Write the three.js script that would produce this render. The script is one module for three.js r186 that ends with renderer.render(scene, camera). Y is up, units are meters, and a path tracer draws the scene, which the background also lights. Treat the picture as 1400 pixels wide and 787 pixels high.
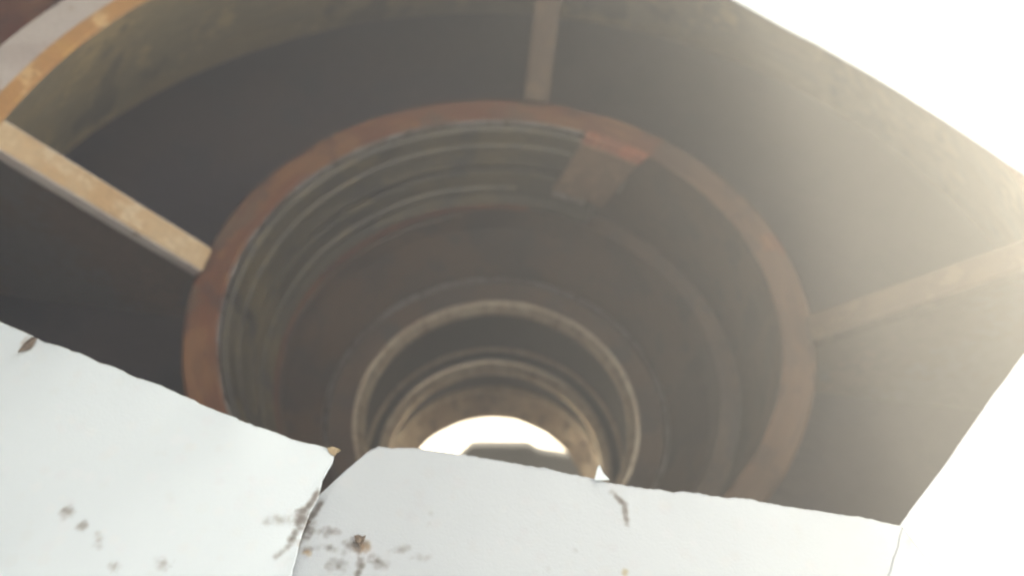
import * as THREE from 'three';
import { RoundedBoxGeometry } from 'three/addons/geometries/RoundedBoxGeometry.js';
import { mergeGeometries } from 'three/addons/utils/BufferGeometryUtils.js';

// ------------------------------------------------------------------ camera, sky, sun, haze, exposure
const PITCH = THREE.MathUtils.degToRad(11), EYE = new THREE.Vector3(0, 1.16, 0);
const scene = new THREE.Scene();
const camera = new THREE.PerspectiveCamera(2 * Math.atan(393.5 / 1150) * 180 / Math.PI, 1024 / 575, 0.02, 60);
camera.position.copy(EYE);
camera.rotation.set(-PITCH, 0, 0);
camera.focus = 0.68; camera.userData.fStop = 3.1;
scene.add(camera);

{ // clear pale sky: blue overhead, whiter towards the horizon
  const W = 64, H = 32, d = new Float32Array(W * H * 4);
  for (let j = 0; j < H; j++) for (let i = 0; i < W; i++) {
    const up = Math.sin(((j + 0.5) / H - 0.5) * Math.PI), k = Math.pow(1 - Math.max(0, up), 2.5), o = (j * W + i) * 4;
    const c = up < 0 ? [0.030, 0.028, 0.026] : [0.020 + 0.014 * k, 0.025 + 0.012 * k, 0.036 + 0.007 * k];
    d[o] = c[0]; d[o + 1] = c[1]; d[o + 2] = c[2]; d[o + 3] = 1;
  }
  const t = new THREE.DataTexture(d, W, H, THREE.RGBAFormat, THREE.FloatType);
  t.mapping = THREE.EquirectangularReflectionMapping; t.magFilter = THREE.LinearFilter; t.needsUpdate = true;
  scene.background = t; scene.environment = t;
}
const camToWorld = (x, y, z) => new THREE.Vector3(x, y, z).applyAxisAngle(new THREE.Vector3(1, 0, 0), -PITCH);
const SUN = camToWorld(-0.2, 0.94, -0.277).normalize();
const sun = new THREE.DirectionalLight(new THREE.Color(1, 0.915, 0.75), 5);
sun.position.copy(SUN).multiplyScalar(8).add(EYE); sun.target.position.copy(EYE);
sun.castShadow = true; sun.shadow.radius = 2; sun.shadow.mapSize.set(4096, 4096);
Object.assign(sun.shadow.camera, { left: -5, right: 5, top: 5, bottom: -5, near: 0.1, far: 20 });
scene.add(sun, sun.target);
scene.fog = new THREE.FogExp2(new THREE.Color(1, 0.985, 0.94), 0.27);

const renderer = new THREE.WebGLRenderer({ antialias: true });
renderer.toneMapping = THREE.LinearToneMapping;
renderer.toneMappingExposure = 21.2;
renderer.shadowMap.enabled = true;

// ------------------------------------------------------------------ helpers
let seed = 7;
const rnd = () => { seed = (seed + 0x6d2b79f5) | 0; let t = Math.imul(seed ^ (seed >>> 15), 1 | seed); t = (t + Math.imul(t ^ (t >>> 7), 61 | t)) ^ t; return ((t ^ (t >>> 14)) >>> 0) / 4294967296; };
const hash = (x, y, s) => { let h = Math.imul(x, 374761393) ^ Math.imul(y, 668265263) ^ Math.imul(s, 2246822519); h = Math.imul(h ^ (h >>> 13), 1274126177); return ((h ^ (h >>> 16)) >>> 0) / 4294967296; };
const mod = (a, n) => ((a % n) + n) % n;
function vnoise(x, y, px, py, s) {               // tileable value noise with periods px, py
  const ix = Math.floor(x), iy = Math.floor(y); let fx = x - ix, fy = y - iy;
  fx = fx * fx * (3 - 2 * fx); fy = fy * fy * (3 - 2 * fy);
  const g = (a, b) => hash(mod(a, px), mod(b, py), s);
  return (g(ix, iy) * (1 - fx) + g(ix + 1, iy) * fx) * (1 - fy) + (g(ix, iy + 1) * (1 - fx) + g(ix + 1, iy + 1) * fx) * fy;
}
function fbm(u, v, nx, ny, s, oct = 5, gain = 0.55) {
  let a = 1, sum = 0, tot = 0;
  for (let o = 0; o < oct; o++) { sum += a * vnoise(u * nx, v * ny, nx, ny, s + o * 31); tot += a; a *= gain; nx *= 2; ny *= 2; }
  return sum / tot;
}
const lerp3 = (a, b, t) => a.map((x, i) => x + (b[i] - x) * t);
const sm = (x, a, b) => THREE.MathUtils.smoothstep(x, a, b);
// colour(u, v) -> linear rgb; height(u, v) -> 0..1
function paint(N, color, rough) {
  const d = new Uint8Array(N * N * 4), r = new Uint8Array(N * N * 4), enc = (x) => Math.round(255 * (x <= 0.0031308 ? 12.92 * x : 1.055 * Math.pow(Math.max(x, 0), 1 / 2.4) - 0.055));
  for (let j = 0; j < N; j++) for (let i = 0; i < N; i++) {
    const u = i / N, v = j / N, c = color(u, v), o = (j * N + i) * 4, q = rough ? rough(u, v) : [0.8, 0.5];
    for (let k = 0; k < 3; k++) d[o + k] = Math.min(255, enc(c[k])); d[o + 3] = 255;
    r[o] = 255 * THREE.MathUtils.clamp(q[1], 0, 1); r[o + 1] = 255 * THREE.MathUtils.clamp(q[0], 0, 1); r[o + 2] = 0; r[o + 3] = 255;
  }
  const mk = (a, srgb) => { const t = new THREE.DataTexture(a, N, N, THREE.RGBAFormat); t.wrapS = t.wrapT = THREE.RepeatWrapping; t.magFilter = THREE.LinearFilter; t.minFilter = THREE.LinearMipmapLinearFilter; t.generateMipmaps = true; if (srgb) t.colorSpace = THREE.SRGBColorSpace; t.needsUpdate = true; return t; };
  return [mk(d, true), mk(r, false)];
}
function surface(color, opts = {}) {             // one procedural material; the texture spans `size` metres
  const { N = 512, rough, size = [0.4, 0.4], bump = 0.002, metalness = 0, ...rest } = opts;
  const [map, aux] = paint(N, color, rough);
  for (const t of [map, aux]) t.repeat.set(1 / size[0], 1 / size[1]);
  return new THREE.MeshStandardMaterial({ map, roughnessMap: aux, roughness: 1, bumpMap: aux, bumpScale: bump, metalness, side: THREE.DoubleSide, ...rest });
}
function blend(base, second, third, s, o = {}) { // three tones mixed by patches with a grain
  const { nx = 4, ny = 4, a = 0.45, b = 0.6, c = 0.6, e = 0.72, grain = 0.35 } = o;
  return (u, v) => {
    const p = fbm(u, v, nx, ny, s), q = fbm(u, v, nx * 2, ny * 2, s + 77), g = fbm(u, v, 48, 48, s + 5, 3);
    let col = lerp3(base, second, sm(p + (g - 0.5) * 0.25, a, b));
    col = lerp3(col, third, sm(q + (g - 0.5) * 0.3, c, e));
    return col.map((x) => x * (1 - grain / 2 + grain * g));
  };
}
const roughOf = (s, lo, hi) => (u, v) => { const p = fbm(u, v, 6, 6, s + 9), g = fbm(u, v, 40, 40, s + 11, 3); return [lo + (hi - lo) * (0.6 * p + 0.4 * g), 0.55 * p + 0.45 * g]; };

const M = {};
M.rust = surface(blend([0.120, 0.036, 0.018], [0.165, 0.066, 0.030], [0.065, 0.021, 0.016], 1, { nx: 5, ny: 3, grain: 0.6 }), { rough: roughOf(1, 0.65, 1), size: [0.5, 0.16] });
M.hazedHubRust = surface((u, v) => {
  const red = blend([0.125, 0.044, 0.017], [0.165, 0.076, 0.030], [0.070, 0.026, 0.015], 1, { nx: 30, ny: 3, grain: 0.6 })(u, v), brown = blend([0.080, 0.045, 0.028], [0.105, 0.058, 0.034], [0.055, 0.031, 0.021], 31, { nx: 30, ny: 3, grain: 0.6 })(u, v);
  const a = mod(u * 360 + 80, 360), p = fbm(u, v, 24, 3, 33) - 0.5, g = fbm(u, v, 160, 16, 34, 3) - 0.5;
  return lerp3(red, brown, sm(p * 1.6 + g * 0.5 + (a < 130 ? 0.34 : -0.34), -0.05, 0.05));  // browner over one arc, in place of the haze veil there
}, { N: 1024, rough: roughOf(1, 0.6, 1), size: [2 * Math.PI * 0.9625 * 0.5, 0.26], bump: 0.003 });
M.litRed = surface(blend([0.25, 0.072, 0.028], [0.18, 0.06, 0.032], [0.30, 0.13, 0.07], 2, { nx: 8, ny: 8, grain: 0.6 }), { rough: roughOf(2, 0.5, 0.8), size: [0.2, 0.2] });  // reddish edge of the light patch, put into the colour
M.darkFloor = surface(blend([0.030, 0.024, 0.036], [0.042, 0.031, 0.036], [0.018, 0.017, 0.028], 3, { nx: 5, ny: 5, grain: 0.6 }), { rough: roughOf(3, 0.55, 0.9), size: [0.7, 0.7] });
M.khaki = surface((u, v) => {
  const s = fbm(u, v, 14, 2, 40), p = fbm(u, v, 5, 3, 44), g = fbm(u, v, 48, 48, 47, 3);
  let c = lerp3([0.47, 0.39, 0.235], [0.40, 0.35, 0.23], sm(p, 0.4, 0.6));
  c = lerp3(c, [0.60, 0.49, 0.28], sm(s + (g - 0.5) * 0.3, 0.55, 0.7));
  c = lerp3(c, [0.24, 0.215, 0.16], sm(fbm(u, v, 10, 2, 51) + (g - 0.5) * 0.2, 0.6, 0.7));
  return c.map((x) => x * (0.8 + 0.4 * g));
}, { rough: roughOf(4, 0.6, 1), size: [1.1, 0.5], bump: 0.004 });
M.palePaint = surface(blend([0.60, 0.56, 0.55], [0.52, 0.47, 0.46], [0.40, 0.33, 0.28], 5, { c: 0.62, e: 0.75, grain: 0.2 }), { rough: roughOf(5, 0.5, 0.85), size: [0.3, 0.3] });
M.ochre = surface(blend([0.50, 0.29, 0.095], [0.42, 0.23, 0.085], [0.56, 0.38, 0.19], 6), { rough: roughOf(6, 0.55, 0.9), size: [0.3, 0.3] });
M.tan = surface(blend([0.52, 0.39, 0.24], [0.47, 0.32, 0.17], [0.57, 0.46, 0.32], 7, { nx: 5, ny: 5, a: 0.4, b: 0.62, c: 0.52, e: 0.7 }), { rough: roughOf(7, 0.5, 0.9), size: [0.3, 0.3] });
M.litTan = surface(blend([0.17, 0.108, 0.066], [0.125, 0.076, 0.046], [0.20, 0.135, 0.085], 27, { nx: 7, ny: 7, grain: 0.6 }), { rough: roughOf(27, 0.5, 0.9), size: [0.3, 0.3] });  // lighter tan carrying the light patch on the bore wall
M.hazedTan = surface(blend([0.095, 0.062, 0.036], [0.072, 0.045, 0.028], [0.125, 0.086, 0.052], 28, { nx: 5, ny: 5, c: 0.55, e: 0.72 }), { rough: roughOf(28, 0.5, 0.9), size: [0.3, 0.3] });  // darkened copy of tan: haze fading of these spokes put into the colour
M.web = surface(blend([0.15, 0.10, 0.072], [0.13, 0.12, 0.125], [0.18, 0.115, 0.08], 29, { nx: 3, ny: 3, grain: 0.5 }), { rough: roughOf(29, 0.4, 0.75), size: [0.6, 0.6], metalness: 0.2 });
M.oliveSteel = surface(blend([0.062, 0.054, 0.038], [0.105, 0.086, 0.050], [0.034, 0.031, 0.027], 8, { nx: 7, ny: 2, grain: 0.6 }), { rough: roughOf(8, 0.28, 0.6), size: [0.6, 0.15], metalness: 0.15 });
M.brownSteel = surface(blend([0.055, 0.037, 0.027], [0.085, 0.052, 0.030], [0.032, 0.025, 0.022], 9, { nx: 6, ny: 2, grain: 0.6 }), { rough: roughOf(9, 0.4, 0.8), size: [0.6, 0.2], metalness: 0.15 });
M.shadeSteel = surface(blend([0.040, 0.034, 0.027], [0.055, 0.044, 0.033], [0.026, 0.023, 0.020], 10, { nx: 8, ny: 2, grain: 0.6 }), { rough: roughOf(10, 0.7, 0.95), size: [0.6, 0.2], metalness: 0 });  // dark oxide, deepened to carry the shade of the grooves
M.glintSteel = surface(blend([0.54, 0.47, 0.37], [0.45, 0.37, 0.28], [0.28, 0.21, 0.15], 11, { nx: 16, ny: 3, a: 0.4, b: 0.6, grain: 0.6 }), { rough: roughOf(11, 0.25, 0.5), size: [0.3, 0.1], metalness: 0.75 });  // machined lands, lightened to carry their glints
M.edgeSteel = surface(blend([0.27, 0.262, 0.26], [0.20, 0.18, 0.165], [0.11, 0.085, 0.066], 12, { nx: 10, ny: 3, c: 0.5, e: 0.7, grain: 0.6 }), { rough: roughOf(12, 0.22, 0.5), size: [0.35, 0.1], metalness: 0.85 });
M.mottled = surface(blend([0.26, 0.195, 0.135], [0.36, 0.29, 0.21], [0.085, 0.064, 0.05], 13, { nx: 9, ny: 4, grain: 0.6 }), { rough: roughOf(13, 0.3, 0.65), size: [0.3, 0.15], metalness: 0.6 });
M.ground = surface(blend([0.07, 0.06, 0.047], [0.052, 0.044, 0.034], [0.09, 0.077, 0.062], 15, { nx: 6, ny: 6, grain: 0.5 }), { rough: roughOf(15, 0.85, 1), size: [1.3, 1.3], bump: 0.01 });
M.concrete = surface(blend([0.60, 0.55, 0.47], [0.53, 0.47, 0.39], [0.66, 0.62, 0.55], 22, { nx: 6, ny: 6, grain: 0.4 }), { rough: roughOf(22, 0.85, 1), size: [0.9, 0.9], bump: 0.004 });
M.timber = surface((u, v) => { const g = fbm(u, v, 2, 24, 60, 5), p = fbm(u, v, 3, 5, 66); return lerp3([0.16, 0.115, 0.075], [0.085, 0.065, 0.048], sm(g, 0.4, 0.65)).map((x) => x * (0.75 + 0.5 * p)); }, { rough: roughOf(16, 0.7, 1), size: [0.8, 0.2], bump: 0.003 });
M.darkBlock = surface(blend([0.022, 0.021, 0.02], [0.03, 0.028, 0.026], [0.016, 0.016, 0.016], 17), { rough: roughOf(17, 0.7, 1), size: [0.3, 0.3] });
M.leaf = surface(blend([0.17, 0.13, 0.10], [0.11, 0.085, 0.07], [0.24, 0.19, 0.14], 18), { rough: roughOf(18, 0.7, 1), size: [0.02, 0.02], N: 128, bump: 0.0004 });
M.yellowChip = surface(blend([0.40, 0.32, 0.20], [0.32, 0.25, 0.16], [0.5, 0.43, 0.3], 19), { rough: roughOf(19, 0.7, 1), size: [0.02, 0.02], N: 128, bump: 0.0003 });

const used = {};
const numbered = (n) => { const k = used[n] = (used[n] ?? -1) + 1; return k ? n + '_' + String(k).padStart(3, '0') : n; };
function mesh(name, geo, mat, parent) {
  const o = new THREE.Mesh(geo, mat); o.castShadow = o.receiveShadow = true;
  o.name = parent ? name : numbered(name); (parent ?? scene).add(o); return o;
}
const tag = (o, label, category, group) => { Object.assign(o.userData, { label, category }); if (group) o.userData.group = group; return o; };
const structure = (o) => { o.userData.kind = 'structure'; return o; };

// ------------------------------------------------------------------ the machine's own axes: x = u, y = out of the bore, z = -v; lengths here are units of 0.5 m
const S = 0.5;
const Nc = new THREE.Vector3(0.03894505, 0.61868281, 0.78467501).normalize(), Uc = new THREE.Vector3(0.9987706, 0, -0.04957106).normalize(), Vc = new THREE.Vector3().crossVectors(Nc, Uc);
const Cc = new THREE.Vector3(-0.02908928, -0.03987923, -2.71355265);
const toW = (v) => camToWorld(v.x, v.y, v.z);
const ORIGIN = toW(Cc.clone().multiplyScalar(S)).add(EYE);
const BASIS = new THREE.Matrix4().makeBasis(toW(Uc), toW(Nc), toW(Vc).negate());
function axesGroup(name) { const g = new THREE.Group(); g.name = numbered(name); g.position.copy(ORIGIN); g.quaternion.setFromRotationMatrix(BASIS); scene.add(g); return g; }
// where the sight line of photograph pixel (px, py) meets height h of the machine: [u, v]
function onPlane(px, py, h) {
  const d = new THREE.Vector3((px - 700) / 1150, -(py - 393.5) / 1150, -1), O = Cc.clone().addScaledVector(Nc, -h), t = O.dot(Nc) / d.dot(Nc), X = d.multiplyScalar(t).sub(O);
  return [X.dot(Uc), X.dot(Vc)];
}
// a turned part: profile of [radius, depth], between two angles in degrees; soft waviness keeps it from being perfect
function turned(profile, a0 = 0, a1 = 360, opts = {}) {
  const { seg = Math.max(8, Math.round((a1 - a0) / 2)), wob = 0.0015, s = 3, caps = false, twist = 0 } = opts;
  const pos = [], uv = [], idx = [], R = Math.PI / 180;
  const ripple = (th, k) => wob * (fbm(mod(th / 360, 1), 0.37 + 0.05 * k, 12, 4, s + 200, 4) - 0.5) * 2;
  let L = 0;
  const point = (p, th0, k) => { const th = th0 + twist * p[1], r = (p[0] + ripple(th, p[0] * 3)) * S, h = (p[1] + ripple(th, p[1] * 5 + 3)) * S; return [r * Math.cos(th * R), -h, -r * Math.sin(th * R)]; };
  const rm = profile.reduce((q, p) => q + p[0], 0) / profile.length * S;
  for (let k = 0; k + 1 < profile.length; k++) {
    const A = profile[k], B = profile[k + 1], l = Math.hypot(A[0] - B[0], A[1] - B[1]) * S, base = pos.length / 3;
    for (let i = 0; i <= seg; i++) {
      const th = a0 + (a1 - a0) * i / seg;
      pos.push(...point(A, th, k), ...point(B, th, k)); uv.push(th * R * rm, L, th * R * rm, L + l);
      if (i < seg) { const q = base + 2 * i; idx.push(q, q + 2, q + 1, q + 1, q + 2, q + 3); }
    }
    L += l;
  }
  if (caps) for (const th of [a0, a1]) {
    const base = pos.length / 3, c = [profile.reduce((q, p) => q + p[0], 0) / profile.length, profile.reduce((q, p) => q + p[1], 0) / profile.length];
    for (const p of [c, ...profile]) { pos.push(...point(p, th, 0)); uv.push(p[0] * S, p[1] * S); }
    for (let k = 1; k < profile.length; k++) idx.push(base, base + k, base + k + 1);
  }
  const g = new THREE.BufferGeometry();
  g.setAttribute('position', new THREE.Float32BufferAttribute(pos, 3)); g.setAttribute('uv', new THREE.Float32BufferAttribute(uv, 2)); g.setIndex(idx); g.computeVertexNormals();
  return g;
}
const loop = (p) => [...p, p[0]];

// ------------------------------------------------------------------ ground
{
  const g = new THREE.PlaneGeometry(5.2, 5.2, 120, 120); g.rotateX(-Math.PI / 2);
  const p = g.attributes.position, uv = g.attributes.uv;
  for (let i = 0; i < p.count; i++) { const x = p.getX(i), z = p.getZ(i); p.setY(i, 0.02 * (fbm(mod(x / 5.2 + 0.5, 1), mod(z / 5.2 + 0.5, 1), 14, 14, 300) - 0.5)); uv.setXY(i, x, z); }
  g.computeVertexNormals();
  const o = structure(mesh('ground', g, M.ground)); o.position.set(0, 0, -2.2);
}

{ // pale slab beyond the machine, out in the sun
  const g = new RoundedBoxGeometry(2.2, 0.06, 1.9, 2, 0.01), p = g.attributes.position; for (let i = 0; i < p.count; i++) g.attributes.uv.setXY(i, p.getX(i), p.getZ(i) + p.getY(i));
  const o = structure(mesh('pavement', g, M.concrete)); o.position.set(-0.1, 0.02, -3.05);
}

// ------------------------------------------------------------------ the machine
const drum = axesGroup('pulper_drum');
tag(drum, 'rusty round machine drum with flat spokes and a stepped bore under the torn sheet', 'machine');
// outer shell and rim
mesh('shroud', turned(loop([[1.47, -0.506], [2.05, 0.31], [2.10, 0.29], [1.53, -0.50]]), 0, 360, { seg: 240, wob: 0.006 }), M.khaki, drum);
mesh('rim_chamfer', turned([[1.468, -0.502], [1.474, -0.512], [1.513, -0.531]], 0, 360, { seg: 240, wob: 0.002 }), M.ochre, drum);
mesh('rim_face', turned([[1.513, -0.5315], [1.645, -0.534], [1.652, -0.526], [1.652, -0.46]], 0, 360, { seg: 240, wob: 0.002 }), M.palePaint, drum);
mesh('outer_flange', turned(loop([[1.653, -0.47], [1.95, -0.455], [1.95, -0.38], [1.62, -0.39]]), 0, 360, { seg: 180, wob: 0.003 }), M.rust, drum);
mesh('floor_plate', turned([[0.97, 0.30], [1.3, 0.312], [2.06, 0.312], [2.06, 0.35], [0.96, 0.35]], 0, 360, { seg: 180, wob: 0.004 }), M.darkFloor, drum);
// hub
const hub = mesh('hub_ring', turned([[0.985, 0.34], [0.99, 0.02], [1.0, 0.0], [0.99, -0.006], [0.91, 0.012], [0.90, 0.018]], 0, 360, { seg: 300, wob: 0.007 }), M.hazedHubRust, drum);
mesh('edge_bead', turned([[0.9, 0.019], [0.893, 0.021], [0.888, 0.034], [0.89, 0.05]], 66, 275, { seg: 160, wob: 0.003 }), M.edgeSteel, drum);
mesh('bore_wall', turned([[0.902, 0.02], [0.9, 0.06], [0.885, 0.40], [0.87, 0.735]], 0, 360, { seg: 200, wob: 0.003 }), M.brownSteel, drum);
mesh('bore_ledge', turned([[0.872, 0.728], [0.665, 0.722]], 0, 360, { seg: 200 }), M.brownSteel, drum);
// liner segments, far and left side of the bore; their ends stand for a shadow edge
mesh('liner_band', turned(loop([[0.888, 0.04], [0.872, 0.05], [0.835, 0.165], [0.825, 0.185], [0.834, 0.205], [0.88, 0.205]]), 55, 275, { seg: 160, wob: 0.003, caps: true }), M.oliveSteel, drum);
mesh('liner_step', turned(loop([[0.876, 0.228], [0.842, 0.232], [0.833, 0.245], [0.815, 0.34], [0.793, 0.372], [0.789, 0.392], [0.798, 0.41], [0.87, 0.41]]), 62, 275, { seg: 150, wob: 0.003, caps: true }), M.oliveSteel, drum);
for (const [rr, hh, a0, a1] of [[0.853, 0.118, 70, 270], [0.818, 0.318, 84, 270], [0.797, 0.448, 100, 265]])
  mesh('rib_bead', turned(Array.from({ length: 9 }, (_, i) => [rr + 0.006 - 0.016 * Math.sin(i * Math.PI / 8), hh - 0.02 + 0.04 * i / 8]), a0, a1, { seg: 110, wob: 0.003 }), hh < 0.4 ? M.oliveSteel : M.brownSteel, drum);
mesh('liner_lip', turned([[0.790, 0.380], [0.785, 0.394], [0.790, 0.406]], 80, 230, { seg: 120, wob: 0.004 }), M.rust, drum);
mesh('liner_cone', turned(loop([[0.868, 0.412], [0.80, 0.42], [0.78, 0.52], [0.70, 0.66], [0.672, 0.705], [0.672, 0.72], [0.86, 0.72]]), 0, 360, { seg: 200, wob: 0.003 }), M.brownSteel, drum);
// light patch on the bore wall, put into the colours of an added tab
mesh('light_patch_tab', turned(loop([[0.888, 0.02], [0.862, 0.026], [0.848, 0.04], [0.792, 0.245], [0.788, 0.262], [0.80, 0.275], [0.87, 0.275], [0.885, 0.2]]), 51, 66.5, { seg: 24, wob: 0.005, caps: true, twist: 26 }), M.litTan, drum);
mesh('light_patch_edge', turned(loop([[0.900, 0.006], [0.872, 0.012], [0.852, 0.034], [0.89, 0.04]]), 50.5, 67, { seg: 24, wob: 0.004, caps: true, twist: 26 }), M.litRed, drum);
mesh('light_patch_lip', turned(loop([[0.86, 0.268], [0.79, 0.262], [0.778, 0.280], [0.785, 0.298], [0.85, 0.305]]), 64, 73.5, { seg: 16, wob: 0.003, caps: true }), M.edgeSteel, drum);
// the bore proper, ring by ring; glints and groove shade partly put into the tones
const ring = (name, prof, mat, a0, a1, o) => mesh(name, turned(prof, a0 ?? 0, a1 ?? 360, { seg: 200, wob: 0.003, ...o }), mat, drum);
ring('lip_ring', [[0.672, 0.712], [0.663, 0.709], [0.655, 0.719], [0.652, 0.728]], M.edgeSteel, 0, 360, { wob: 0.006 });
ring('bore_shelf', [[0.672, 0.716], [0.656, 0.728], [0.56, 0.742]], M.brownSteel);
ring('bright_ring', [[0.562, 0.7395], [0.545, 0.741], [0.525, 0.768], [0.519, 0.785]], M.glintSteel, 0, 360, { wob: 0.005 });
ring('bore_sleeve', [[0.52, 0.782], [0.545, 0.86], [0.548, 1.08]], M.shadeSteel);
ring('thin_ring', [[0.549, 1.075], [0.542, 1.084], [0.536, 1.098]], M.glintSteel, 0, 360, { wob: 0.004 });
ring('bore_groove', [[0.54, 1.096], [0.545, 1.12], [0.50, 1.124]], M.shadeSteel);
ring('bright_ring', [[0.502, 1.121], [0.494, 1.126], [0.466, 1.165], [0.462, 1.18]], M.glintSteel, 0, 360, { wob: 0.006 });
ring('bore_sleeve', [[0.463, 1.176], [0.50, 1.20], [0.512, 1.36]], M.shadeSteel);
ring('thin_ring', [[0.513, 1.352], [0.506, 1.362], [0.494, 1.386]], M.glintSteel, 0, 360, { wob: 0.004 });
ring('bore_mouth', [[0.496, 1.383], [0.475, 1.45], [0.452, 1.515], [0.45, 1.56], [0.60, 1.57]], M.mottled, 0, 360, { wob: 0.008 });
ring('hub_barrel', [[0.97, 0.35], [0.95, 0.80], [0.62, 0.84], [0.60, 1.57]], M.brownSteel);
// four flat spokes between the hub and the rim
function spoke(angle) {
  const a = new THREE.Vector2(0.985, -0.012), b = new THREE.Vector2(1.478, -0.492), d = b.clone().sub(a), len = d.length() * S;
  const g = new RoundedBoxGeometry(len, 0.026, 0.045, 2, 0.003);
  const uv = g.attributes.uv, p = g.attributes.position;
  for (let i = 0; i < p.count; i++) uv.setXY(i, p.getX(i) + angle, p.getZ(i) + p.getY(i));
  const hazed = angle < 100 || angle > 200, holder = mesh('spoke', g, hazed ? M.hazedTan : M.tan, drum);  // all but the left spoke take the haze-dimmed tan
  holder.rotation.order = 'YZX'; holder.rotation.set(0, THREE.MathUtils.degToRad(angle), Math.atan2(-d.y, d.x));
  const mid = a.clone().add(b).multiplyScalar(0.5 * S), t = THREE.MathUtils.degToRad(angle);
  holder.position.set(mid.x * Math.cos(t), -mid.y, -mid.x * Math.sin(t));
  const e = new THREE.BoxGeometry(len * 0.985, 0.021, 0.003), q = e.attributes.position; for (let i = 0; i < q.count; i++) e.attributes.uv.setXY(i, q.getX(i), q.getY(i));
  const w = new THREE.Shape([[1.0, 0.02], [1.47, -0.475], [1.99, 0.30], [0.99, 0.30]].map(([x, y]) => new THREE.Vector2(x * S, -y * S)));
  const wg = new THREE.ExtrudeGeometry(w, { depth: 0.014, bevelEnabled: false }); wg.translate(0, 0, -0.007);
  const web = mesh('web_plate', wg, M.web, drum); web.rotation.y = t;
  for (const s of [1, -1]) { const k = mesh('painted_edge', e, hazed ? M.hazedTan : M.palePaint, holder); k.position.set(0, 0, s * 0.023); }
}
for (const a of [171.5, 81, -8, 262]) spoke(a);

// ------------------------------------------------------------------ torn white sheet, in pieces
const HS = -0.62;
const sheetColor = (() => {                      // stains with their own outlines, laid out in the machine's u, v (units), on the sheets that carry them
  const N = 1024, X0 = -1.8, Y0 = -1.8, W = 3.6, cv = document.createElement('canvas'); cv.width = cv.height = N;
  const c = cv.getContext('2d'); c.fillStyle = 'rgb(212,224,235)'; c.fillRect(0, 0, N, N);
  const P = (px, py) => { const [u, v] = onPlane(px, py, HS); return [(u - X0) / W * N, (1 - (v - Y0) / W) * N]; };
  for (let i = 0; i < 9000; i++) { const t = 211 + rnd() * 14; c.fillStyle = `rgba(${t - 4},${t + 4},${t + 12},0.3)`; c.beginPath(); c.arc(rnd() * N, rnd() * N, 0.6 + rnd() * 3, 0, 7); c.fill(); }
  const blotch = (px, py, rx, ry, n, col, al, ang = 0) => {
    for (let i = 0; i < n; i++) {
      const r = Math.pow(rnd(), 0.8), a = rnd() * 6.283, x = Math.cos(a) * r * rx, y = Math.sin(a) * r * ry;
      const [X, Y] = P(px + x * Math.cos(ang) - y * Math.sin(ang), py + x * Math.sin(ang) + y * Math.cos(ang));
      c.fillStyle = `rgba(${col},${al * 0.55 * (0.4 + rnd() * 0.8)})`; c.beginPath(); c.ellipse(X, Y, 0.5 + rnd() * 1.8, 0.5 + rnd() * 1.1, rnd() * 3, 0, 7); c.fill();
    }
  };
  const streak = (pts, w, n, col, al) => { for (let i = 0; i < n; i++) { const t = rnd() * (pts.length - 1), k = Math.floor(t), f = t - k, a = pts[k], b = pts[Math.min(k + 1, pts.length - 1)]; blotch(a[0] + (b[0] - a[0]) * f, a[1] + (b[1] - a[1]) * f, w, w, 3, col, al); } };
  const grey = '110,106,104', brown = '140,120,96', tan = '205,190,165';
  blotch(415, 715, 13, 16, 90, grey, 0.4); blotch(385, 716, 26, 8, 60, grey, 0.18); blotch(447, 720, 16, 8, 60, grey, 0.2);
  streak([[415, 700], [408, 730], [400, 745]], 4, 30, grey, 0.3); streak([[437, 676], [428, 692], [416, 706]], 2.5, 36, grey, 0.35);
  blotch(492, 740, 12, 9, 90, '150,125,95', 0.4); blotch(482, 737, 18, 10, 70, grey, 0.25); streak([[484, 735], [492, 765], [486, 785]], 4, 40, grey, 0.25);
  blotch(460, 768, 16, 12, 60, grey, 0.2); blotch(515, 762, 18, 8, 70, grey, 0.22, 0.6); blotch(545, 745, 20, 5, 40, grey, 0.15, -0.2); blotch(575, 757, 16, 4, 30, grey, 0.12);
  streak([[375, 770], [400, 750], [440, 740], [470, 750]], 3, 40, grey, 0.16); blotch(418, 750, 8, 3, 18, '190,160,120', 0.3);
  blotch(97, 706, 10, 9, 50, grey, 0.2); blotch(118, 725, 7, 7, 36, grey, 0.2); blotch(140, 745, 8, 14, 36, grey, 0.12); blotch(228, 775, 14, 10, 46, grey, 0.13); blotch(160, 780, 12, 8, 30, grey, 0.12);
  blotch(38, 474, 9, 12, 70, '150,140,130', 0.4, 0.3);
  streak([[838, 664], [856, 682], [860, 712]], 2, 40, grey, 0.3); blotch(856, 779, 3, 5, 20, '180,165,130', 0.4);
  streak([[1335, 560], [1362, 610], [1388, 690]], 9, 60, tan, 0.16); streak([[1360, 540], [1385, 600], [1402, 660]], 8, 60, tan, 0.16); streak([[1395, 500], [1402, 540]], 8, 26, '225,205,165', 0.2);
  blotch(1250, 735, 12, 12, 40, '205,205,195', 0.25);
  for (let i = 0; i < 14; i++) blotch(rnd() * 1400, 430 + rnd() * 400, 1 + rnd() * 3, 1.5, 3, grey, 0.06 + rnd() * 0.1);
  const t = new THREE.CanvasTexture(cv); t.colorSpace = THREE.SRGBColorSpace;
  return { t, uv: (u, v) => [(u - X0) / W, (v - Y0) / W] };
})();
const weave = paint(512, () => [1, 1, 1], (u, v) => { const p = fbm(u, v, 8, 8, 71), g = fbm(u, v, 64, 64, 73, 3); return [0.55 + 0.25 * g, 0.6 * p + 0.4 * g]; })[1]; weave.repeat.set(14, 14);
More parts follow.
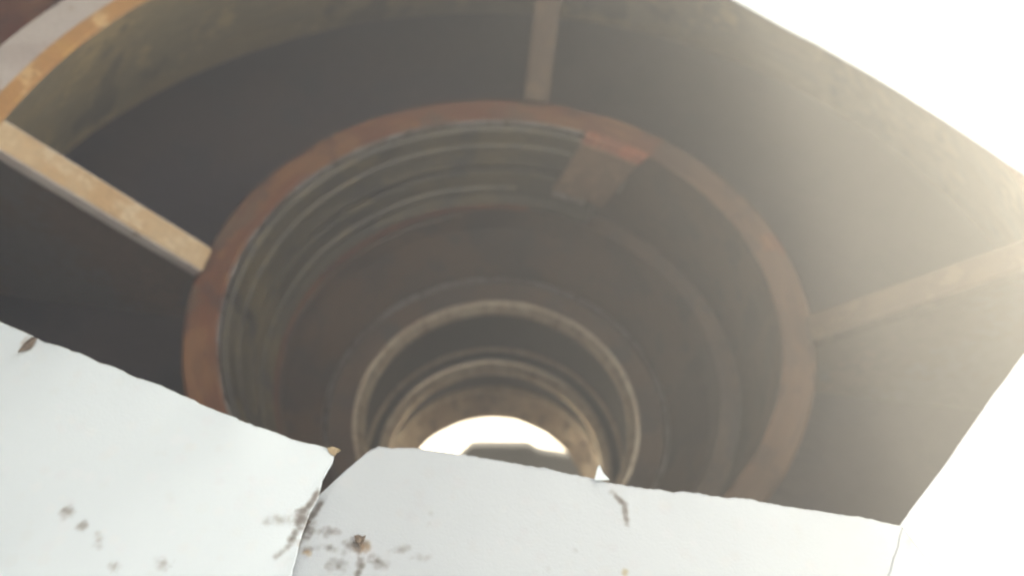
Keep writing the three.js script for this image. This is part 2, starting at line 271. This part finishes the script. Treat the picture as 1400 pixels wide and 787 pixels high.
M.sheet = new THREE.MeshStandardMaterial({ map: sheetColor.t, roughnessMap: weave, roughness: 1, bumpMap: weave, bumpScale: 0.0004, side: THREE.DoubleSide });
M.shadedSheet = M.sheet.clone(); M.shadedSheet.color.setRGB(0.70, 0.69, 0.70);  // shaded copy of the sheet: shade of the tilted flap put into its tint

// inner = torn edge as pixels of the photograph, outer = far edge as [u, v]; both run the same way round
function sheetPiece(name, inner, outer, height, jag, s, mat = M.sheet) {
  const n = 420, m = 36, T = 0.0028, edge = inner.map(([x, y]) => { let h = HS, q = onPlane(x, y, h); for (let k = 0; k < 4; k++) { h = height(q[0], q[1]); q = onPlane(x, y, h); } return q; });
  const along = (pts, k) => {
    const L = [0]; for (let i = 1; i < pts.length; i++) L.push(L[i - 1] + Math.hypot(pts[i][0] - pts[i - 1][0], pts[i][1] - pts[i - 1][1]));
    const out = [];
    for (let i = 0; i <= k; i++) { const t = L.at(-1) * i / k; let j = 1; while (j < pts.length - 1 && L[j] < t) j++; const f = (t - L[j - 1]) / (L[j] - L[j - 1] || 1); out.push([pts[j - 1][0] + (pts[j][0] - pts[j - 1][0]) * f, pts[j - 1][1] + (pts[j][1] - pts[j - 1][1]) * f]); }
    return out;
  };
  const E = along(edge, n), O = along(outer, n), pos = [], uv = [], idx = [];
  E.forEach((p, i) => { const j = jag * ((fbm(mod(i / n, 1), 0.3, 60, 4, s, 5, 0.7) - 0.5) * 2), d = Math.hypot(O[i][0] - p[0], O[i][1] - p[1]) || 1; p[0] += (O[i][0] - p[0]) / d * j; p[1] += (O[i][1] - p[1]) / d * j; });
  for (const side of [0, 1]) for (let i = 0; i <= n; i++) for (let k = 0; k <= m; k++) {
    const f = Math.pow(k / m, 1.5), u = E[i][0] + (O[i][0] - E[i][0]) * f, v = E[i][1] + (O[i][1] - E[i][1]) * f;
    const curl = -0.006 * Math.exp(-f * 30) * (fbm(mod(i / n, 1), 0.6, 16, 4, s + 4) - 0.2);
    const h = height(u, v) + curl; pos.push(u * S, -h * S - side * T, -v * S); uv.push(...sheetColor.uv(u, v));
  }
  const at = (side, i, k) => side * (n + 1) * (m + 1) + i * (m + 1) + k;
  for (let i = 0; i < n; i++) for (let k = 0; k < m; k++) { const a = at(0, i, k), b = at(0, i + 1, k), c = at(0, i, k + 1), d = at(0, i + 1, k + 1), w = (n + 1) * (m + 1); idx.push(a, b, c, b, d, c, a + w, c + w, b + w, b + w, c + w, d + w); }
  for (let i = 0; i < n; i++) for (const k of [0, m]) idx.push(at(0, i, k), at(1, i, k), at(0, i + 1, k), at(0, i + 1, k), at(1, i, k), at(1, i + 1, k));
  for (let k = 0; k < m; k++) for (const i of [0, n]) idx.push(at(0, i, k), at(0, i, k + 1), at(1, i, k), at(1, i, k), at(0, i, k + 1), at(1, i, k + 1));
  const g = new THREE.BufferGeometry();
  g.setAttribute('position', new THREE.Float32BufferAttribute(pos, 3)); g.setAttribute('uv', new THREE.Float32BufferAttribute(uv, 2)); g.setIndex(idx); g.computeVertexNormals();
  const o = mesh(name, g, mat); o.position.copy(ORIGIN); o.quaternion.setFromRotationMatrix(BASIS); return o;
}
const swell = (u, v, s, a) => a * (fbm(mod(u / 5 + 0.5, 1), mod(v / 5 + 0.5, 1), 9, 9, s, 4, 0.45) - 0.5);
const drape = (u, v) => { const r = Math.hypot(u, v); return r > 1.9 ? 0.9 * (r - 1.9) ** 1.5 : 0; };
const circle = (a0, a1, r, k = 24) => Array.from({ length: k + 1 }, (_, i) => { const a = (a0 + (a1 - a0) * i / k) * Math.PI / 180; return [r * Math.cos(a), r * Math.sin(a)]; });
const hLeft = (u, v) => HS - 0.008 + swell(u, v, 500, 0.05) + drape(u, v);
const hFront = (u, v) => HS + 0.012 + swell(u, v, 520, 0.05) + drape(u, v) + 0.04 * Math.max(0, v + 1.15);
const hRight = (u, v) => HS + 0.024 + swell(u, v, 540, 0.04) + drape(u, v);
tag(sheetPiece('torn_sheet', [[-420, 262], [-200, 357], [0, 440], [60, 467], [130, 493], [215, 527], [330, 575], [400, 600], [440, 612], [457, 617], [453, 633], [441, 655], [436, 678], [424, 698], [412, 730], [402, 770], [392, 830], [385, 900]],
  circle(196, 248, 2.35), hLeft, 0.006, 21), 'bluish white torn sheet flap at lower left, with a slit at its pointed corner', 'torn sheet');
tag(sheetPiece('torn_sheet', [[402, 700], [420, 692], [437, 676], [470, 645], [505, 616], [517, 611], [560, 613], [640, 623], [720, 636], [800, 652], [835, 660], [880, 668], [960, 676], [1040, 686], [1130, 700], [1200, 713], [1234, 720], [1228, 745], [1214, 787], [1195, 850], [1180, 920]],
  circle(236, 316, 2.35), hFront, 0.006, 33, M.shadedSheet), 'torn sheet flap across the bottom middle, its shade put into a grey tint, in front of the bright bore end', 'torn sheet');
tag(sheetPiece('torn_sheet', [[820, -107], [920, -48], [1005, 1], [1100, 52], [1200, 108], [1300, 170], [1400, 236], [1500, 310], [1530, 350], [1500, 388], [1440, 440], [1400, 484], [1350, 552], [1300, 624], [1260, 678], [1228, 722], [1190, 800], [1150, 900]],
  [...circle(58, -62, 2.2, 40)], hRight, 0.002, 45), 'dazzling white sheet along the upper and right side, with faint tan streaks', 'torn sheet');

// ------------------------------------------------------------------ bits lying on the sheets
function scrap(name, px, py, height, outline, mat, lift, label, category) {
  const [u, v] = onPlane(px, py, height(...onPlane(px, py, HS)));
  const sh = new THREE.Shape(outline.map(([x, y]) => new THREE.Vector2(x, y)));
  const g = new THREE.ExtrudeGeometry(sh, { depth: 0.0012, bevelEnabled: true, bevelSize: 0.0004, bevelThickness: 0.0004, bevelSegments: 1, curveSegments: 6 });
  const p = g.attributes.position; for (let i = 0; i < p.count; i++) p.setZ(i, p.getZ(i) + 40 * (p.getX(i) ** 2 + p.getY(i) ** 2) * lift); g.computeVertexNormals();
  g.rotateX(-Math.PI / 2);
  const o = mesh(name, g, mat); o.quaternion.setFromRotationMatrix(BASIS);
  o.position.set(u * S, -height(u, v) * S + 0.0006, -v * S).applyMatrix4(BASIS).add(ORIGIN);
  return tag(o, label, category);
}
scrap('leaf_scrap', 38, 474, hLeft, [[0.004, 0.009], [0.009, 0.006], [0.004, -0.004], [-0.004, -0.011], [-0.005, -0.003], [-0.002, 0.005]], M.leaf, 1, 'small brown leaf scrap near the upper edge of the left sheet flap', 'leaf scrap');
scrap('leaf_scrap', 414, 716, hFront, [[-0.006, 0.002], [-0.001, 0.006], [0.002, 0.003], [0.007, 0.001], [0.003, -0.002], [0.001, -0.006], [-0.003, -0.003]], M.leaf, 1, 'dark curled leaf scrap at the foot of the slit', 'leaf scrap');
scrap('leaf_scrap', 492, 738, hFront, [[-0.005, 0.003], [-0.001, 0.004], [0.002, 0.0025], [0.005, 0.003], [0.0035, -0.001], [0.001, -0.003], [0.0005, -0.007], [-0.0015, -0.004], [-0.004, -0.001]], M.leaf, 1.2, 'tan brown leaf scrap right of the slit near the bottom edge', 'leaf scrap');
scrap('sheet_chip', 456, 618, hLeft, [[-0.006, 0.003], [-0.002, 0.0042], [0.003, 0.003], [0.0065, 0.0005], [0.003, -0.001], [0.0015, -0.005], [-0.002, -0.003], [-0.004, -0.001]], M.yellowChip, 1, 'yellowish frayed chip at the pointed corner of the left sheet flap', 'paper chip');
scrap('sheet_chip', 820, 653, hFront, [[-0.006, -0.005], [-0.002, 0.008], [0, 0.010], [0.003, 0.004], [0.008, -0.005]], M.sheet, 1.5, 'tiny pale paper point standing on the edge of the grey flap', 'paper chip');

// ------------------------------------------------------------------ behind and under the machine
const nearAxis = (px, py, h) => { const [u, v] = onPlane(px, py, h); return new THREE.Vector3(u * S, -h * S, -v * S).applyMatrix4(BASIS).add(ORIGIN); };
{ // dark block on the slab beyond the bore
  const dir = camToWorld(5 / 1150, -(610 - 393.5) / 1150, -1), H = 0.26, t = (0.05 + H - EYE.y) / dir.y, c = EYE.clone().addScaledVector(dir, t);
  const sh = new THREE.Shape([[-0.24, 0], [0.20, 0], [0.175, H - 0.075], [0.15, H - 0.045], [0.06, H - 0.03], [0.03, H - 0.012], [-0.115, H - 0.012], [-0.15, H - 0.045], [-0.21, H - 0.12]].map(([x, y]) => new THREE.Vector2(x, y)));
  const g = new THREE.ExtrudeGeometry(sh, { depth: 0.03, bevelEnabled: true, bevelSize: 0.008, bevelThickness: 0.008, bevelSegments: 2 });
  const o = mesh('iron_block', g, M.darkBlock); o.position.set(c.x, 0.055, c.z - 0.04);
  tag(o, 'dark stepped block on the bright ground, seen through the end of the bore', 'block');
}
for (const [x, z, w, h] of [[-0.72, -0.85, 0.2, 0.25], [0.62, -0.85, 0.2, 0.25]]) {
  const g = new RoundedBoxGeometry(w, h, 1.1, 2, 0.008), p = g.attributes.position; for (let i = 0; i < p.count; i++) g.attributes.uv.setXY(i, p.getZ(i), p.getX(i) + p.getY(i));
  const o = mesh('timber_bearer', g, M.timber); o.position.set(x, h / 2, z);
  tag(o, `squared timber under the ${x < 0 ? 'left' : 'right'} side of the drum`, 'timber');
}
{ // added unseen roof: shades the drum and shapes the sunlit haze
  const roof = new THREE.Group(); roof.name = 'added_shade_roof'; scene.add(roof); const Y = 2.25;
  // its open edge lies in the plane through the sun that meets the air before the drum
  const planes = [[-5.4, -2.56, -4.8], [-17.5, -6.4, -9.2]].map((q) => toW(new THREE.Vector3(...q)));
  const xAt = (z) => Math.max(...planes.map((p) => (1 + p.dot(EYE) - p.y * Y - p.z * z) / p.x));      // x of the edge for a z
  const zb = -2.75, zf = 1.2, x0 = -2.6, sh = new THREE.Shape();
  const pts = [[x0, zb], [Math.min(xAt(zb), 2.8), zb]]; 
  for (let z = zb + 0.05; z < zf; z += 0.05) pts.push([Math.min(xAt(z), 2.8), z]); pts.push([x0, zf]);
  pts.forEach(([x, z], i) => i ? sh.lineTo(x, -z) : sh.moveTo(x, -z));
  const g = new THREE.ExtrudeGeometry(sh, { depth: 0.03, bevelEnabled: false }); g.rotateX(-Math.PI / 2);
  const pl = mesh('shade_panel', g, M.timber, roof); pl.position.y = Y;
  for (const [x, z] of [[x0 + 0.1, zb + 0.1], [x0 + 0.1, 0.9]]) { const p = new RoundedBoxGeometry(0.1, Y, 0.1, 2, 0.006); const q = mesh('shade_post', p, M.timber, roof); q.position.set(x, Y / 2, z); }
  tag(roof, 'added unseen timber roof that shades the drum and shapes the haze, outside the picture', 'roof');
}
renderer.render(scene, camera);
